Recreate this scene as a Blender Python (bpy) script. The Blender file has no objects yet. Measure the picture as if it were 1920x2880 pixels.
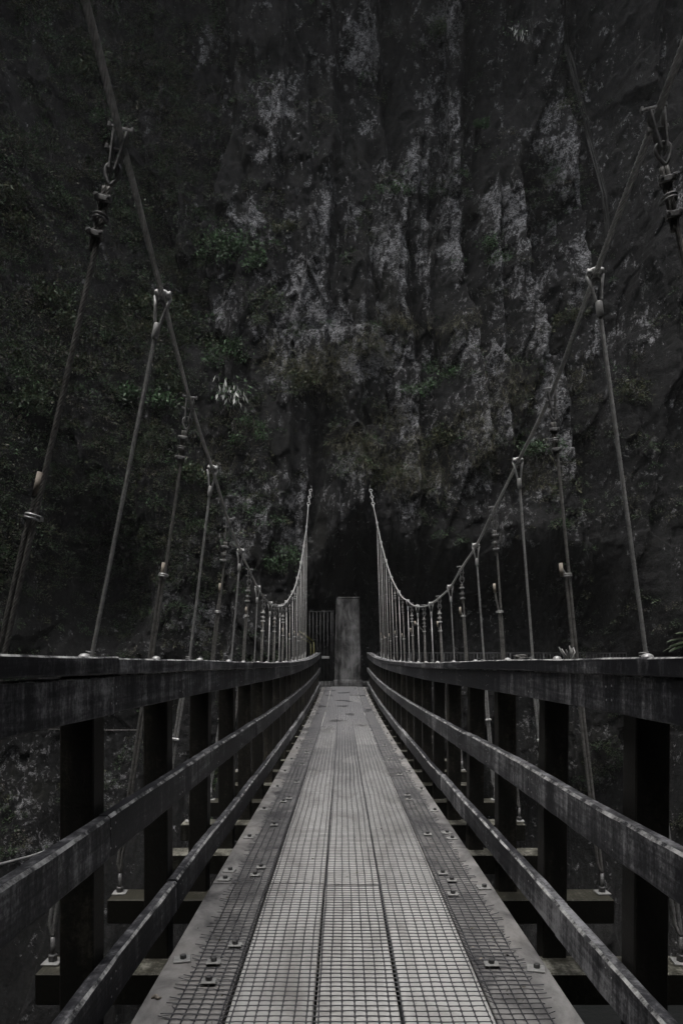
import bpy, math, random
import numpy as np

random.seed(7)
RNG = np.random.default_rng(11)
SC = bpy.context.scene
COL = SC.collection
PI = math.pi

# ------------------------------------------------------------------ camera
F, HX, HY = 2050.0, 960.0, 1828.0          # focal length, principal column and horizon row of the 1920 x 2880 frame
cam = bpy.data.cameras.new("camera")
cam.sensor_fit = 'AUTO'
cam.sensor_width = 36.0
cam.lens = F / 2880.0 * 36.0
cam.shift_y = (HY - 1440.0) / 2880.0
cam.clip_start = 0.02
cam.clip_end = 600.0
camo = bpy.data.objects.new("camera", cam)
COL.objects.link(camo)
camo.location = (0, 0, 0)
camo.rotation_euler = (PI / 2, 0, 0)
SC.camera = camo

# ------------------------------------------------------------------ light: overcast day, sky straight above the gorge
SUN_EL, SUN_ROT = math.radians(70), math.radians(205)
w = bpy.data.worlds.new("World")
SC.world = w
w.use_nodes = True
nt = w.node_tree
bg = nt.nodes["Background"]
sky = nt.nodes.new("ShaderNodeTexSky")
sky.sky_type = 'NISHITA'
sky.sun_disc = False
sky.sun_elevation = SUN_EL
sky.sun_rotation = SUN_ROT
sky.dust_density = 4.0
sky.air_density = 1.0
sky.ozone_density = 1.0
hs = nt.nodes.new("ShaderNodeHueSaturation")       # cloud takes most of the blue out of the sky
hs.inputs["Saturation"].default_value = 0.30
nt.links.new(sky.outputs[0], hs.inputs["Color"])
nt.links.new(hs.outputs[0], bg.inputs[0])
bg.inputs[1].default_value = 0.11
sl = bpy.data.lights.new("sun", 'SUN')
sl.energy = 0.55
sl.angle = math.radians(40)
sl.color = (1.0, 0.975, 0.94)
so = bpy.data.objects.new("sun", sl)
COL.objects.link(so)
so.location = (0, 0, 60)
so.rotation_euler = (math.radians(20), 0, math.radians(-25))
SC.view_settings.view_transform = 'Standard'
SC.view_settings.look = 'None'
SC.view_settings.gamma = 1.0
SC.view_settings.use_curve_mapping = False
SC.view_settings.exposure = 1.85
SC.cycles.max_bounces = 6
SC.cycles.diffuse_bounces = 4
SC.cycles.glossy_bounces = 2

# ------------------------------------------------------------------ helpers
def U(x, y, d):
    """pixel of the photo (1920 x 2880) at depth d -> point in the place"""
    return np.array([(x - HX) * d / F, d, (HY - y) * d / F])

def spline(xs, ys):
    xs = np.asarray(xs, float); ys = np.asarray(ys, float)
    m = np.gradient(ys, xs)
    def f(x):
        x = np.asarray(x, float)
        i = np.clip(np.searchsorted(xs, x) - 1, 0, len(xs) - 2)
        h = xs[i + 1] - xs[i]
        t = (x - xs[i]) / h
        tc = np.clip(t, 0, 1)
        r = ((2*tc**3 - 3*tc**2 + 1) * ys[i] + (tc**3 - 2*tc**2 + tc) * h * m[i]
             + (-2*tc**3 + 3*tc**2) * ys[i+1] + (tc**3 - tc**2) * h * m[i+1])
        r = r + np.where(t < 0, t * h * m[0], 0) + np.where(t > 1, (t - 1) * h * m[-1], 0)
        return r
    return f

_perm = np.random.default_rng(5).permutation(256)
_perm = np.concatenate([_perm, _perm])
_ga = np.random.default_rng(6).uniform(0, 2 * PI, 256)
_gx, _gy = np.cos(_ga), np.sin(_ga)
def perlin(x, y):
    xi = np.floor(x).astype(int); yi = np.floor(y).astype(int)
    xf = x - xi; yf = y - yi
    u = xf * xf * xf * (xf * (xf * 6 - 15) + 10); v = yf * yf * yf * (yf * (yf * 6 - 15) + 10)
    def g(a, b, dx, dy):
        h = _perm[(_perm[a & 255] + b) & 255]
        return _gx[h] * dx + _gy[h] * dy
    n00 = g(xi, yi, xf, yf); n10 = g(xi + 1, yi, xf - 1, yf)
    n01 = g(xi, yi + 1, xf, yf - 1); n11 = g(xi + 1, yi + 1, xf - 1, yf - 1)
    return (n00 * (1 - u) + n10 * u) * (1 - v) + (n01 * (1 - u) + n11 * u) * v
def fbm(x, y, o=5, gain=0.5):
    r = 0; a = 1.0; s = 1.0
    for i in range(o):
        r = r + a * perlin(x * s + 17.3 * i, y * s - 9.1 * i); a *= gain; s *= 2.03
    return r
def facets(x, y, seed=0):
    """voronoi cells, each a randomly tilted flat facet"""
    xi = np.floor(x).astype(int); yi = np.floor(y).astype(int)
    best = np.full(np.shape(x), 1e9); val = np.zeros(np.shape(x))
    def h(a, b, k):
        return _perm[(_perm[(_perm[(a + seed) & 255] + b) & 255] + k) & 255] / 255.0
    for i in (-1, 0, 1):
        for j in (-1, 0, 1):
            a = xi + i; b = yi + j
            cx = a + h(a, b, 1); cy = b + h(a, b, 2)
            dx = x - cx; dy = y - cy
            dd = dx * dx + dy * dy
            vv = (h(a, b, 3) - .5) + dx * (h(a, b, 4) - .5) * 1.6 + dy * (h(a, b, 5) - .5) * 1.6
            m = dd < best
            best = np.where(m, dd, best); val = np.where(m, vv, val)
    return val

class MB:
    def __init__(s): s.v = []; s.f = []; s.m = []
    def add(s, verts, faces, mi=0):
        b = len(s.v)
        s.v.extend([tuple(map(float, p)) for p in verts])
        for k, f in enumerate(faces):
            s.f.append(tuple(b + i for i in f)); s.m.append(mi if isinstance(mi, int) else mi[k])
    def box(s, c, sz, ax=None, mi=0, bev=0.0):
        """box with optional chamfered top/bottom/side edges; ax = three axis vectors"""
        c = np.asarray(c, float); hx, hy, hz = [q / 2 for q in sz]
        A = np.eye(3) if ax is None else np.asarray(ax, float)
        if bev <= 0:
            vs = [c + A[0]*x*hx + A[1]*y*hy + A[2]*z*hz for z in (-1, 1) for y in (-1, 1) for x in (-1, 1)]
            s.add(vs, [(0,2,3,1),(4,5,7,6),(0,1,5,4),(2,6,7,3),(0,4,6,2),(1,3,7,5)], mi)
            return
        rings = []
        for zz, ins in ((-hz, bev), (-hz + bev, 0), (hz - bev, 0), (hz, bev)):
            X, Y = hx - ins, hy - ins
            bb = bev * (0.8 if ins == 0 else 0.6)
            rings.append([c + A[0]*px + A[1]*py + A[2]*zz for px, py in
                          ((X-bb,-Y),(X,-Y+bb),(X,Y-bb),(X-bb,Y),(-X+bb,Y),(-X,Y-bb),(-X,-Y+bb),(-X+bb,-Y))])
        vs = [p for r in rings for p in r]; fs = []
        for r in range(3):
            for k in range(8):
                fs.append((r*8+k, r*8+(k+1) % 8, (r+1)*8+(k+1) % 8, (r+1)*8+k))
        fs.append(tuple(range(7, -1, -1))); fs.append(tuple(range(24, 32)))
        s.add(vs, fs, mi)
    def tube(s, path, r, n=8, mi=0, caps=True):
        P = np.asarray(path, float); N = len(P)
        R = np.full(N, r) if np.isscalar(r) else np.asarray(r, float)
        T = np.gradient(P, axis=0); T /= np.maximum(np.linalg.norm(T, axis=1), 1e-9)[:, None]
        up = np.array([0, 0, 1.0]) if abs(T[0][2]) < .9 else np.array([0, 1.0, 0])
        a = np.cross(T[0], up); a /= np.linalg.norm(a); fr = []
        for i in range(N):
            a = a - T[i] * a.dot(T[i]); a /= max(np.linalg.norm(a), 1e-9)
            fr.append((a, np.cross(T[i], a)))
        vs = []
        for i in range(N):
            for k in range(n):
                t = 2 * PI * k / n
                vs.append(P[i] + (fr[i][0] * math.cos(t) + fr[i][1] * math.sin(t)) * R[i])
        fs = [(i*n+k, i*n+(k+1) % n, (i+1)*n+(k+1) % n, (i+1)*n+k) for i in range(N-1) for k in range(n)]
        if caps:
            fs.append(tuple(range(n-1, -1, -1))); fs.append(tuple(range((N-1)*n, N*n)))
        s.add(vs, fs, mi)
    def rope(s, path, R, pitch, strands=6, sides=5, per=9, mi=0):
        """laid wire rope: helical strands round a path"""
        P = np.asarray(path, float)
        L = np.concatenate([[0], np.cumsum(np.linalg.norm(np.diff(P, axis=0), axis=1))])
        n = max(4, int(L[-1] / pitch * per))
        t = np.linspace(0, L[-1], n)
        Q = np.stack([np.interp(t, L, P[:, i]) for i in range(3)], 1)
        T = np.gradient(Q, axis=0); T /= np.linalg.norm(T, axis=1)[:, None]
        a = np.cross(T, np.array([0, 1.0, 0.2])); a /= np.linalg.norm(a, axis=1)[:, None]
        b = np.cross(T, a)
        rc, rs = R * .64, R * .375
        for j in range(strands):
            ph = 2 * PI * (j / strands + t / pitch)
            C = Q + (a * np.cos(ph)[:, None] + b * np.sin(ph)[:, None]) * rc
            s.tube(C, rs, sides, mi, caps=True)
    def ring(s, c, r, rt, ax1, ax2, a0=0, a1=2*PI, n=18, m=6, sx=1.0, sy=1.0, mi=0):
        c = np.asarray(c, float); ax1 = np.asarray(ax1, float); ax2 = np.asarray(ax2, float)
        full = abs(a1 - a0 - 2*PI) < 1e-6
        pts = [c + ax1 * math.cos(t) * r * sx + ax2 * math.sin(t) * r * sy for t in np.linspace(a0, a1, n + 1)]
        s.tube(pts, rt, m, mi, caps=not full)
    def hexnut(s, c, r, h, mi=0):
        c = np.asarray(c, float)
        vs = [c + np.array([r*math.cos(k*PI/3), r*math.sin(k*PI/3), z]) for z in (0, h) for k in range(6)]
        vs += [c + np.array([.82*r*math.cos(k*PI/3), .82*r*math.sin(k*PI/3), h*1.12]) for k in range(6)]
        fs = [(k, (k+1) % 6, 6+(k+1) % 6, 6+k) for k in range(6)] + [(6+k, 6+(k+1) % 6, 12+(k+1) % 6, 12+k) for k in range(6)]
        fs += [tuple(range(5, -1, -1)), tuple(range(12, 18))]
        s.add(vs, fs, mi)
    def build(s, name, mats, parent=None, smooth=False):
        if not isinstance(mats, (list, tuple)): mats = [mats]
        V = np.asarray(s.v, float)
        if parent is not None: V = V - np.asarray(parent.matrix_world.translation if parent.parent is None else WORLD[parent.name])
        me = bpy.data.meshes.new(name)
        me.from_pydata([tuple(p) for p in V], [], s.f)
        for m in mats: me.materials.append(m)
        if len(mats) > 1: me.polygons.foreach_set("material_index", s.m)
        if smooth: me.polygons.foreach_set("use_smooth", [True] * len(me.polygons))
        me.update()
        o = bpy.data.objects.new(name, me); COL.objects.link(o)
        WORLD[o.name] = np.zeros(3)
        if parent is not None:
            o.parent = parent
            WORLD[o.name] = np.asarray(parent.matrix_world.translation if parent.parent is None else WORLD[parent.name])
        return o
WORLD = {}

def tag(o, label=None, cat=None, group=None, kind=None):
    if label: o["label"] = label
    if cat: o["category"] = cat
    if group: o["group"] = group
    if kind: o["kind"] = kind
    return o
def thing(name, loc, label, cat, group=None):
    o = bpy.data.objects.new(name, None); COL.objects.link(o)
    o.location = tuple(map(float, loc)); o.empty_display_size = .1
    bpy.context.view_layer.update()
    o.matrix_world.translation = tuple(map(float, loc))
    WORLD[o.name] = np.asarray(loc, float)
    return tag(o, label, cat, group)

def grid_mesh(name, V, nu, nv, mat, attr=None):
    me = bpy.data.meshes.new(name)
    me.vertices.add(len(V)); me.vertices.foreach_set("co", V.astype(np.float32).ravel())
    i = np.arange(nu - 1)[:, None] * nv + np.arange(nv - 1)[None, :]
    q = np.stack([i, i + nv, i + nv + 1, i + 1], -1).reshape(-1, 4)
    me.loops.add(q.size); me.loops.foreach_set("vertex_index", q.ravel().astype(np.int32))
    me.polygons.add(len(q))
    me.polygons.foreach_set("loop_start", (np.arange(len(q)) * 4).astype(np.int32))
    me.update(calc_edges=True)
    if attr:
        for k, a in attr.items():
            at = me.attributes.new(k, 'FLOAT', 'POINT'); at.data.foreach_set("value", a.astype(np.float32).ravel())
    me.materials.append(mat)
    o = bpy.data.objects.new(name, me); COL.objects.link(o)
    return o

# ------------------------------------------------------------------ materials
class NG:
    def __init__(s, name):
        s.mat = bpy.data.materials.new(name); s.mat.use_nodes = True
        s.t = s.mat.node_tree; s.b = s.t.nodes["Principled BSDF"]
        s.b.inputs["Specular IOR Level"].default_value = .3
    def n(s, typ, ins=None, **kw):
        nd = s.t.nodes.new(typ)
        for k, v in kw.items(): setattr(nd, k, v)
        for k, v in (ins or {}).items(): s.put(nd.inputs[k], v)
        return nd
    def put(s, sock, v):
        if isinstance(v, bpy.types.NodeSocket): s.t.links.new(v, sock)
        elif isinstance(v, bpy.types.Node): s.t.links.new(v.outputs[0], sock)
        else: sock.default_value = v
    def co(s, scale=(1,1,1), loc=(0,0,0), world=False):
        if world: src = s.n("ShaderNodeNewGeometry").outputs["Position"]
        else: src = s.n("ShaderNodeTexCoord").outputs["Object"]
        return s.n("ShaderNodeMapping", {"Vector": src, "Scale": scale, "Location": loc}).outputs[0]
    def noise(s, co, scale, detail=5, rough=.6, dist=0.0):
        return s.n("ShaderNodeTexNoise", {"Vector": co, "Scale": scale, "Detail": detail, "Roughness": rough, "Distortion": dist}).outputs["Fac"]
    def ramp(s, fac, pts):
        r = s.n("ShaderNodeValToRGB", {"Fac": fac}); e = r.color_ramp.elements
        while len(e) < len(pts): e.new(.5)
        for el, (p, c) in zip(e, pts):
            el.position = p; el.color = (c, c, c, 1) if not isinstance(c, tuple) else (*c, 1)
        return r.outputs[0]
    def mix(s, f, a, b, typ='MIX'):
        m = s.n("ShaderNodeMix", data_type='RGBA', blend_type=typ)
        s.put(m.inputs[0], f)
        for i, v in ((6, a), (7, b)):
            s.put(m.inputs[i], (*v, 1) if isinstance(v, tuple) and len(v) == 3 else v)
        return m.outputs[2]
    def math(s, op, a, b=0.0, c=None, clamp=False):
        m = s.n("ShaderNodeMath", operation=op, use_clamp=clamp)
        s.put(m.inputs[0], a); s.put(m.inputs[1], b)
        if c is not None: s.put(m.inputs[2], c)
        return m.outputs[0]
    def bump(s, h, strength=.5, dist=.02):
        bn = s.n("ShaderNodeBump", {"Height": h, "Strength": strength, "Distance": dist})
        s.t.links.new(bn.outputs[0], s.b.inputs["Normal"])
    def out(s, col=None, rough=None, metal=None):
        if col is not None: s.put(s.b.inputs["Base Color"], (*col, 1) if isinstance(col, tuple) and len(col) == 3 else col)
        if rough is not None: s.put(s.b.inputs["Roughness"], rough)
        if metal is not None: s.put(s.b.inputs["Metallic"], metal)
        return s.mat

def m_timber(name, dark, mid, pale, wear=.5, streak=True):
    g = NG(name)
    co = g.co(world=True)
    grain = g.noise(g.co((40, 2.5, 40), world=True), 1.0, 6, .65, .6)
    big = g.noise(g.co((3, .8, 3), world=True), 1.0, 3, .6)
    # water runs: streaks that fall down the boards' faces
    st = g.noise(g.co((14, 14, 1.1), world=True), 1.0, 6, .7, .3)
    fine = g.noise(co, 60, 4, .7)
    a = g.math('ADD', g.math('MULTIPLY', st, .62), g.math('MULTIPLY', big, .55))
    a = g.math('ADD', a, g.math('MULTIPLY', g.math('SUBTRACT', fine, .5), .35))
    a = g.math('ADD', a, g.math('MULTIPLY', g.math('SUBTRACT', grain, .5), .3))
    rnd = g.n('ShaderNodeObjectInfo').outputs['Random']
    a = g.math('ADD', a, g.math('MULTIPLY', g.math('SUBTRACT', rnd, .5), .14))
    t0 = .72 - wear * .22
    f = g.ramp(a, [(t0 - .09, 0.0), (t0, .16), (t0 + .15, 1.0)])
    c = g.mix(f, g.mix(grain, dark, mid), pale)
    g.bump(g.math('ADD', grain, g.math('MULTIPLY', fine, .5)), .5, .004)
    g.b.inputs['Specular IOR Level'].default_value = .12
    return g.out(c, g.ramp(f, [(0, .55), (1, .85)]))
M = {}
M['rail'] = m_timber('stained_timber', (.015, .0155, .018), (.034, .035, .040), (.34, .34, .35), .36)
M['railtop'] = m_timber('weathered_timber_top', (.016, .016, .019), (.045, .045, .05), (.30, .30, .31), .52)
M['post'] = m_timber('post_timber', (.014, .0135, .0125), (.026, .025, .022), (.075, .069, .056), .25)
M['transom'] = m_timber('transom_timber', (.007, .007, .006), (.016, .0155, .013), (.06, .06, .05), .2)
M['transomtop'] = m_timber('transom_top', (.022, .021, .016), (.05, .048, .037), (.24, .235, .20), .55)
def m_edge():
    g = NG('worn_arris')
    n = g.noise(g.co((9, 9, 9), world=True), 1.0, 6, .75)
    c = g.mix(g.ramp(n, [(.42, 0.0), (.60, 1.0)]), (.03, .03, .033), (.50, .50, .49))
    return g.out(c, .8)
M['edge'] = m_edge()

def m_board(name, a, b, stain, amt):
    g = NG(name)
    co = g.co(world=True)
    grain = g.noise(g.co((30, 1.6, 1), world=True), 1.0, 6, .6, .5)
    bl = g.noise(g.co((4.5, 1.3, 1), world=True), 1.0, 8, .7, .6)
    sp = g.noise(co, 42, 5, .7)
    c = g.mix(grain, a, b)
    c = g.mix(g.ramp(bl, [(.45, 0.0), (.72, amt)]), c, stain)
    c = g.mix(g.ramp(sp, [(.62, 0.0), (.74, .75)]), c, (.10, .095, .085))
    rnd = g.n('ShaderNodeObjectInfo').outputs['Random']
    c = g.mix(1.0, c, g.ramp(rnd, [(0.0, .74), (1.0, 1.0)]), 'MULTIPLY')
    g.bump(g.math('ADD', grain, sp), .35, .003)
    g.b.inputs['Specular IOR Level'].default_value = .6
    return g.out(c, .45)
M['board'] = m_board('grey_running_board', (.44, .436, .42), (.60, .595, .575), (.19, .18, .165), .95)
M['sideboard'] = m_board('brown_side_board', (.20, .185, .165), (.29, .275, .25), (.12, .105, .09), .8)
def m_strip():
    g = NG('edge_plank_worn')
    pos = g.n("ShaderNodeNewGeometry").outputs["Position"]
    n = g.noise(g.co((7, 4, 4), world=True), 1.0, 7, .68, .5)
    n2 = g.noise(g.co((2, 1.2, 2), world=True), 1.0, 3, .6)
    f = g.noise(g.co((90, 40, 40), world=True), 1.0, 4, .7)
    a = g.math('ADD', g.math('MULTIPLY', n, .6), g.math('MULTIPLY', n2, .45))
    c = g.mix(g.ramp(a, [(.40, 0.0), (.64, 1.0)]), (.050, .048, .050), (.29, .284, .275))
    c = g.mix(g.ramp(n2, [(.5, 0.0), (.75, .3)]), c, (.16, .135, .115))
    c = g.mix(g.ramp(f, [(.6, 0.0), (.8, .6)]), c, (.05, .05, .05))
    g.bump(f, .3, .003)
    return g.out(c, .6)
M['strip'] = m_strip()
def m_plain(name, col, rough=.5, metal=0.0, var=.3, scale=20, dark=None):
    g = NG(name)
    n = g.noise(g.co(world=True), scale, 5, .65)
    d = dark or tuple(c * (1 - var) for c in col)
    c = g.mix(g.ramp(n, [(.35, 0.0), (.65, 1.0)]), d, col)
    return g.out(c, rough, metal)
M['net'] = m_plain('black_plastic_net', (.055, .055, .06), .5)
M['wire'] = m_plain('galvanised_wire', (.38, .38, .375), .45, .35, .45, 45)
M['cable'] = m_plain('tarred_cable', (.56, .56, .55), .38, .2, .45, 40)
M['oldwire'] = m_plain('weathered_wire', (.22, .215, .205), .55, .3, .55, 45)
M['galv'] = m_plain('bright_galvanised', (.46, .46, .455), .4, .3, .3, 60)
M['clip'] = m_plain('dull_clip_steel', (.28, .28, .28), .5, .4, .6, 70)
M['tape'] = m_plain('taped_rope_end', (.36, .32, .27), .7, 0, .35, 60)
M['plate'] = m_plain('zinc_plate', (.34, .34, .33), .5, .2, .35, 50)
M['nut'] = m_plain('dark_nut', (.10, .10, .10), .5, .3, .4, 80)
M['barsteel'] = m_plain('gate_steel', (.036, .037, .039), .5, .3, .4, 30)
M['yellow'] = m_plain('yellow_paint', (.055, .052, .007), .5, 0, .4, 15)
M['white'] = m_plain('pale_fibre', (.34, .34, .33), .7, 0, .2, 40)

# ------------------------------------------------------------------ shape of the bridge
deck = spline([-4, 0, 2.32, 4.13, 6.1, 11, 16.5, 20, 25, 27], [-1.12, -1.15, -1.19, -1.222, -1.267, -1.345, -1.372, -1.35, -1.255, -1.21])
def lerp(a, b): return lambda d: a + (b - a) * (np.asarray(d, float) - 2.0) / 23.0
RAILX = {-1: lerp(-.745, -.712), 1: lerp(.875, .878)}
DECKX = {-1: lerp(-.685, -.672), 1: lerp(.79, .815)}
D0, D1 = -2.6, 25.0
ST = [2.45] + [2.33 + k for k in range(1, 24)]
CABLE = {
 -1: [(340,385),(458,838),(535,1130),(598,1322),(643,1468),(677,1552),(703,1608),(725,1654),(743,1680),(760,1698),(775,1705),(788,1706),(797,1702),(805.5,1693),(816,1678),(823,1665),(831,1646),(836.5,1625.6),(842,1604),(846,1581.5),(850.5,1558),(854,1535),(858,1508),(862,1481)],
  1: [(1845,325),(1672,775),(1550,1105),(1455,1300),(1388,1435),(1337,1537),(1296,1600),(1265,1652),(1234,1682),(1211,1699),(1192,1706),(1173,1706),(1157,1700),(1146,1690),(1131,1680),(1120.7,1664.6),(1109.5,1644),(1100,1624),(1092.5,1601.5),(1084.7,1576),(1078,1552),(1071,1524.6),(1065.3,1497),(1059.5,1470)]}
RAILPX = {-1: ([0,1,2,3,5,7,9,11,13,15,17,19,21,23], [-1.138,-1.145,-1.126,-1.113,-1.11,-1.115,-1.135,-1.14,-1.15,-1.16,-1.19,-1.207,-1.22,-1.228]),
           1: ([0,1,2,3,5,7,9,11,13,15,17,19,21,23], [1.40,1.394,1.40,1.40,1.434,1.445,1.425,1.424,1.428,1.42,1.40,1.37,1.366,1.37])}
FOOTX = {-1: -1.305, 1: 1.535}
CABP = {}
for s in (-1, 1):
    pts = [U(x, y, d) for (x, y), d in zip(CABLE[s], ST)]
    CABP[s] = pts
CHAIN0 = {-1: U(867, 1422, 26.5), 1: U(1049.5, 1422, 26.5)}
CHAIN1 = {-1: U(874.6, 1372, 27.6), 1: U(1041, 1372, 27.6)}

# ------------------------------------------------------------------ the cliff
SX = 28.0 / F
def cx_(px): return (px - HX) * SX
def cz_(py): return (HY - py) * SX
def edge(pts):
    zs = [cz_(p[1]) for p in pts][::-1]; xs = [cx_(p[0]) for p in pts][::-1]
    return lambda z: np.interp(z, zs, xs)
EDGES = [
 (edge([(1052,-300),(1052,0),(1082,367),(1150,520),(1157,800),(1190,1000),(1190,1300)]), 1.3, 1.6, 3, 40),
 (edge([(1300,-400),(1305,380),(1320,650),(1332,763),(1364,858),(1368,980),(1372,1060),(1395,1300)]), 2.2, 1.7, 6, 40),
 (edge([(1440,200),(1500,500),(1523,705),(1553,820),(1582,946),(1606,980),(1625,1110),(1639,1225),(1652,1340),(1675,1478),(1710,1700)]), 2.6, 2.4, 1, 19),
 (edge([(1580,-300),(1585,140),(1640,330),(1700,650),(1730,900)]), 1.4, 1.5, 12, 40),
 (edge([(925,-200),(935,300),(922,760)]), .9, 1.2, 13, 40),
 (edge([(1215,380),(1226,700),(1240,980)]), .7, .8, 11, 20),
 (edge([(1425,420),(1436,700),(1450,1000),(1468,1500)]), .9, .9, 5, 19),
 (edge([(1010,1010),(1020,1250),(1030,1500)]), .6, .9, 4, 11),
 (edge([(1240,1150),(1262,1500)]), .8, .9, 5, 9),
 (edge([(640,-100),(660,300),(560,620),(600,900),(700,1000)]), -1.2, 1.8, 11, 40),
 (edge([(690,400),(705,620),(640,800)]), -.8, .9, 13, 20),
 (edge([(860,1050),(868,1300),(850,1500)]), 1.2, .8, 3, 11),
]
def sm(a, b, x):
    t = np.clip((x - a) / (b - a), 0, 1); return t * t * (3 - 2 * t)
def cliff_depth(X, Z, fine=True):
    wx = X + .22 * fbm(X * .3, Z * .12, 3); wz = Z + .4 * fbm(X * .3 + 40, Z * .2, 3)
    D = 28.2 + .05 * np.maximum(Z - 7, 0) - .05 * np.maximum(Z - 12, 0) - .42 * np.maximum(Z - 22, 0) ** 1.1 + 0 * X  # top leans out above the view, added to shade the upper face
    # the walls bend round towards the viewer on both sides
    D = D - .42 * np.maximum(-7.0 - X, 0) ** 1.25 - .30 * np.maximum(X - 9.5, 0) ** 1.35
    jag = .22 * fbm(Z * .9, X * 0 + 3.3, 4)
    for ef, A, L, z0, z1 in EDGES:
        u = X - ef(Z) - jag
        g = sm(z0 - 1.2, z0 + 1.2, Z) * (1 - sm(z1 - 1.5, z1 + 1.5, Z))
        if A > 0: D = D + g * A * sm(-.02, .22, u) * np.exp(-np.maximum(u, 0) / L)
        else: D = D - g * A * sm(-.02, .25, -u) * np.exp(-np.maximum(-u, 0) / L)
    # horizontal ledges
    for zc, xa, xb, A in ((cz_(905), cx_(760), cx_(1110), .8), (cz_(1000), cx_(1150), cx_(1300), .7), (cz_(690), cx_(880), cx_(1040), .6),
                          (cz_(430), cx_(1490), cx_(1600), .9), (cz_(1180), cx_(880), cx_(1110), .6), (cz_(1400), cx_(560), cx_(700), .7)):
        g = sm(xa - .4, xa + .3, X) * (1 - sm(xb - .3, xb + .4, X))
        u = Z - zc - .3 * fbm(X * .8, X * 0 + zc, 3)
        D = D + g * A * sm(-.05, .1, u) * np.exp(-np.maximum(u, 0) / 1.5)
    # the hollow under the overhang behind the far landing
    top = np.interp(X, [-2.6, -1.6, -.6, .6, 2.5, 4.5, 7.5, 11, 13], [-3, 2.4, 3.9, 5.2, 4.3, 4.0, 4.6, 3.4, 1.0]) + .5 * fbm(X * .9, X * 0 + 8, 4)
    inside = sm(-2.2, -1.5, X)
    D = D + inside * (5.0 - 1.4 * sm(2.6, 5.5, X)) * (1 - sm(top - 3.2, top + .6, Z))
    # dark hole low on the left wall
    hx, hz = (X - cx_(290)) / 1.7, (Z - cz_(1640)) / 2.7
    D = D + 3.6 * np.exp(-(hx * hx + hz * hz) ** 2)
    # crags
    D = D + .85 * facets(wx * .45, wz * .10, 3) + .45 * facets(wx * .95, wz * .24, 9) + .8 * fbm(X * .16, Z * .08, 3)
    if fine:
        D = D + .22 * facets(wx * 2.1, wz * .85, 21) + .10 * fbm(wx * 1.5, wz * .5, 5, .55) + .10 * facets(wx * 4.6, wz * 2.8, 33)
    # keep the far landing clear
    clear = sm(-2.4, -1.6, X) * (1 - sm(2.4, 3.4, X)) * (1 - sm(2.5, 3.4, Z))
    low = (np.abs(X) < 6) & (Z < 9)
    D = np.where(low, np.maximum(D, 27.2 + clear * 2.5), D)
    # below the walkway the wall runs forward into the river bank
    D = D - .30 * np.maximum(-3.2 - Z, 0) ** 1.15 * (1 + .25 * fbm(X * .4, Z * .4, 3))
    return np.maximum(D, 7.0 + 0 * X)
def axis(a, b, fa, fb, fine_, coarse):
    r = [a]
    while r[-1] < b:
        x = r[-1]; r.append(x + (fine_ if fa <= x <= fb else coarse))
    return np.array(r)
gx = axis(-26, 26, -13.2, 13.2, .062, .3)
gz = axis(-15, 38, -5.5, 26.5, .062, .3)
GX, GZ = np.meshgrid(gx, gz, indexing='ij')
GD = cliff_depth(GX, GZ)
_p = np.pad(GD, 1, mode='edge')
GD = .5 * GD + .125 * (_p[2:, 1:-1] + _p[:-2, 1:-1] + _p[1:-1, 2:] + _p[1:-1, :-2])
# pale lichen and dry rock lie in patches: where they lie on this face
BL = [(900,910,190,75,1),(860,790,110,60,.8),(1130,720,90,90,.7),(1275,650,60,190,1),(1450,650,80,150,1.1),(1470,790,80,110,1),(1520,950,60,110,1.1),(1545,1120,50,110,1.1),
 (1600,480,80,90,1),(1580,350,60,70,.8),(700,600,60,80,.9),(1010,1010,150,60,1),(880,1050,110,60,.9),(1120,1150,90,80,.8),(1330,1000,110,80,.9),(1400,1180,70,110,1),(890,1430,80,70,1.1),
 (860,1510,70,40,1),(1000,1330,120,60,.6),(1160,1360,100,80,.8),(1280,1350,110,80,.7),(1420,1470,80,90,.9),(650,1520,90,90,.8),(470,1650,60,110,1),(560,1760,120,90,1.1),(700,1400,80,60,.8),
 (1030,120,110,120,.8),(1240,90,110,120,.7),(760,260,120,130,.6),(1300,560,40,140,.7),(1570,1260,60,70,1),(1700,930,60,70,.7),(1180,480,60,160,.6),(1230,300,80,160,.6),(900,620,220,110,.5),
 (1640,720,60,90,.6),(120,1450,90,110,.6),(330,1420,120,60,.5),(90,1180,70,60,.4),(620,900,60,60,.3),(350,260,40,60,.4),(580,130,60,60,.7),(1800,1000,100,300,.12),(1780,1350,100,200,.2),(80,2180,120,180,.8),(90,2420,140,90,1.0),(300,2200,80,140,.7),(1520,2100,90,90,.6),(1640,2150,90,140,.6),(1500,2000,60,70,.6)]
PXg = GX / np.maximum(GD, 5) * F + HX; PYg = HY - GZ / np.maximum(GD, 5) * F
LICHEN_LIGHT = np.zeros_like(GD)
for x, y, a, b, k in BL:
    LICHEN_LIGHT = np.maximum(LICHEN_LIGHT, k * np.exp(-((PXg - x) / a) ** 2 - ((PYg - y) / b) ** 2))
for ef, A, L, z0, z1 in EDGES:  # light and shade along the ribs painted into the lichen mask
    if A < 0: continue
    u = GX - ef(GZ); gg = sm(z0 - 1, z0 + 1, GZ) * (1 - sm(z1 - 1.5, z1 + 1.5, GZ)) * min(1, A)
    LICHEN_LIGHT = LICHEN_LIGHT + .30 * gg * np.where(u < 0, np.exp(u / .9), 0)  # painted paler on the light-facing side of each rib
    LICHEN_LIGHT = LICHEN_LIGHT * (1 - .85 * gg * np.where(u >= 0, np.exp(-u / .9), 0))  # painted shade in the cleft beside it
LICHEN_LIGHT = np.clip(LICHEN_LIGHT * (1 + .5 * fbm(GX * .7, GZ * .7, 3)) + .07 + .30 * fbm(GX * .3, GZ * .3, 3), 0, 1.25)
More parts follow.
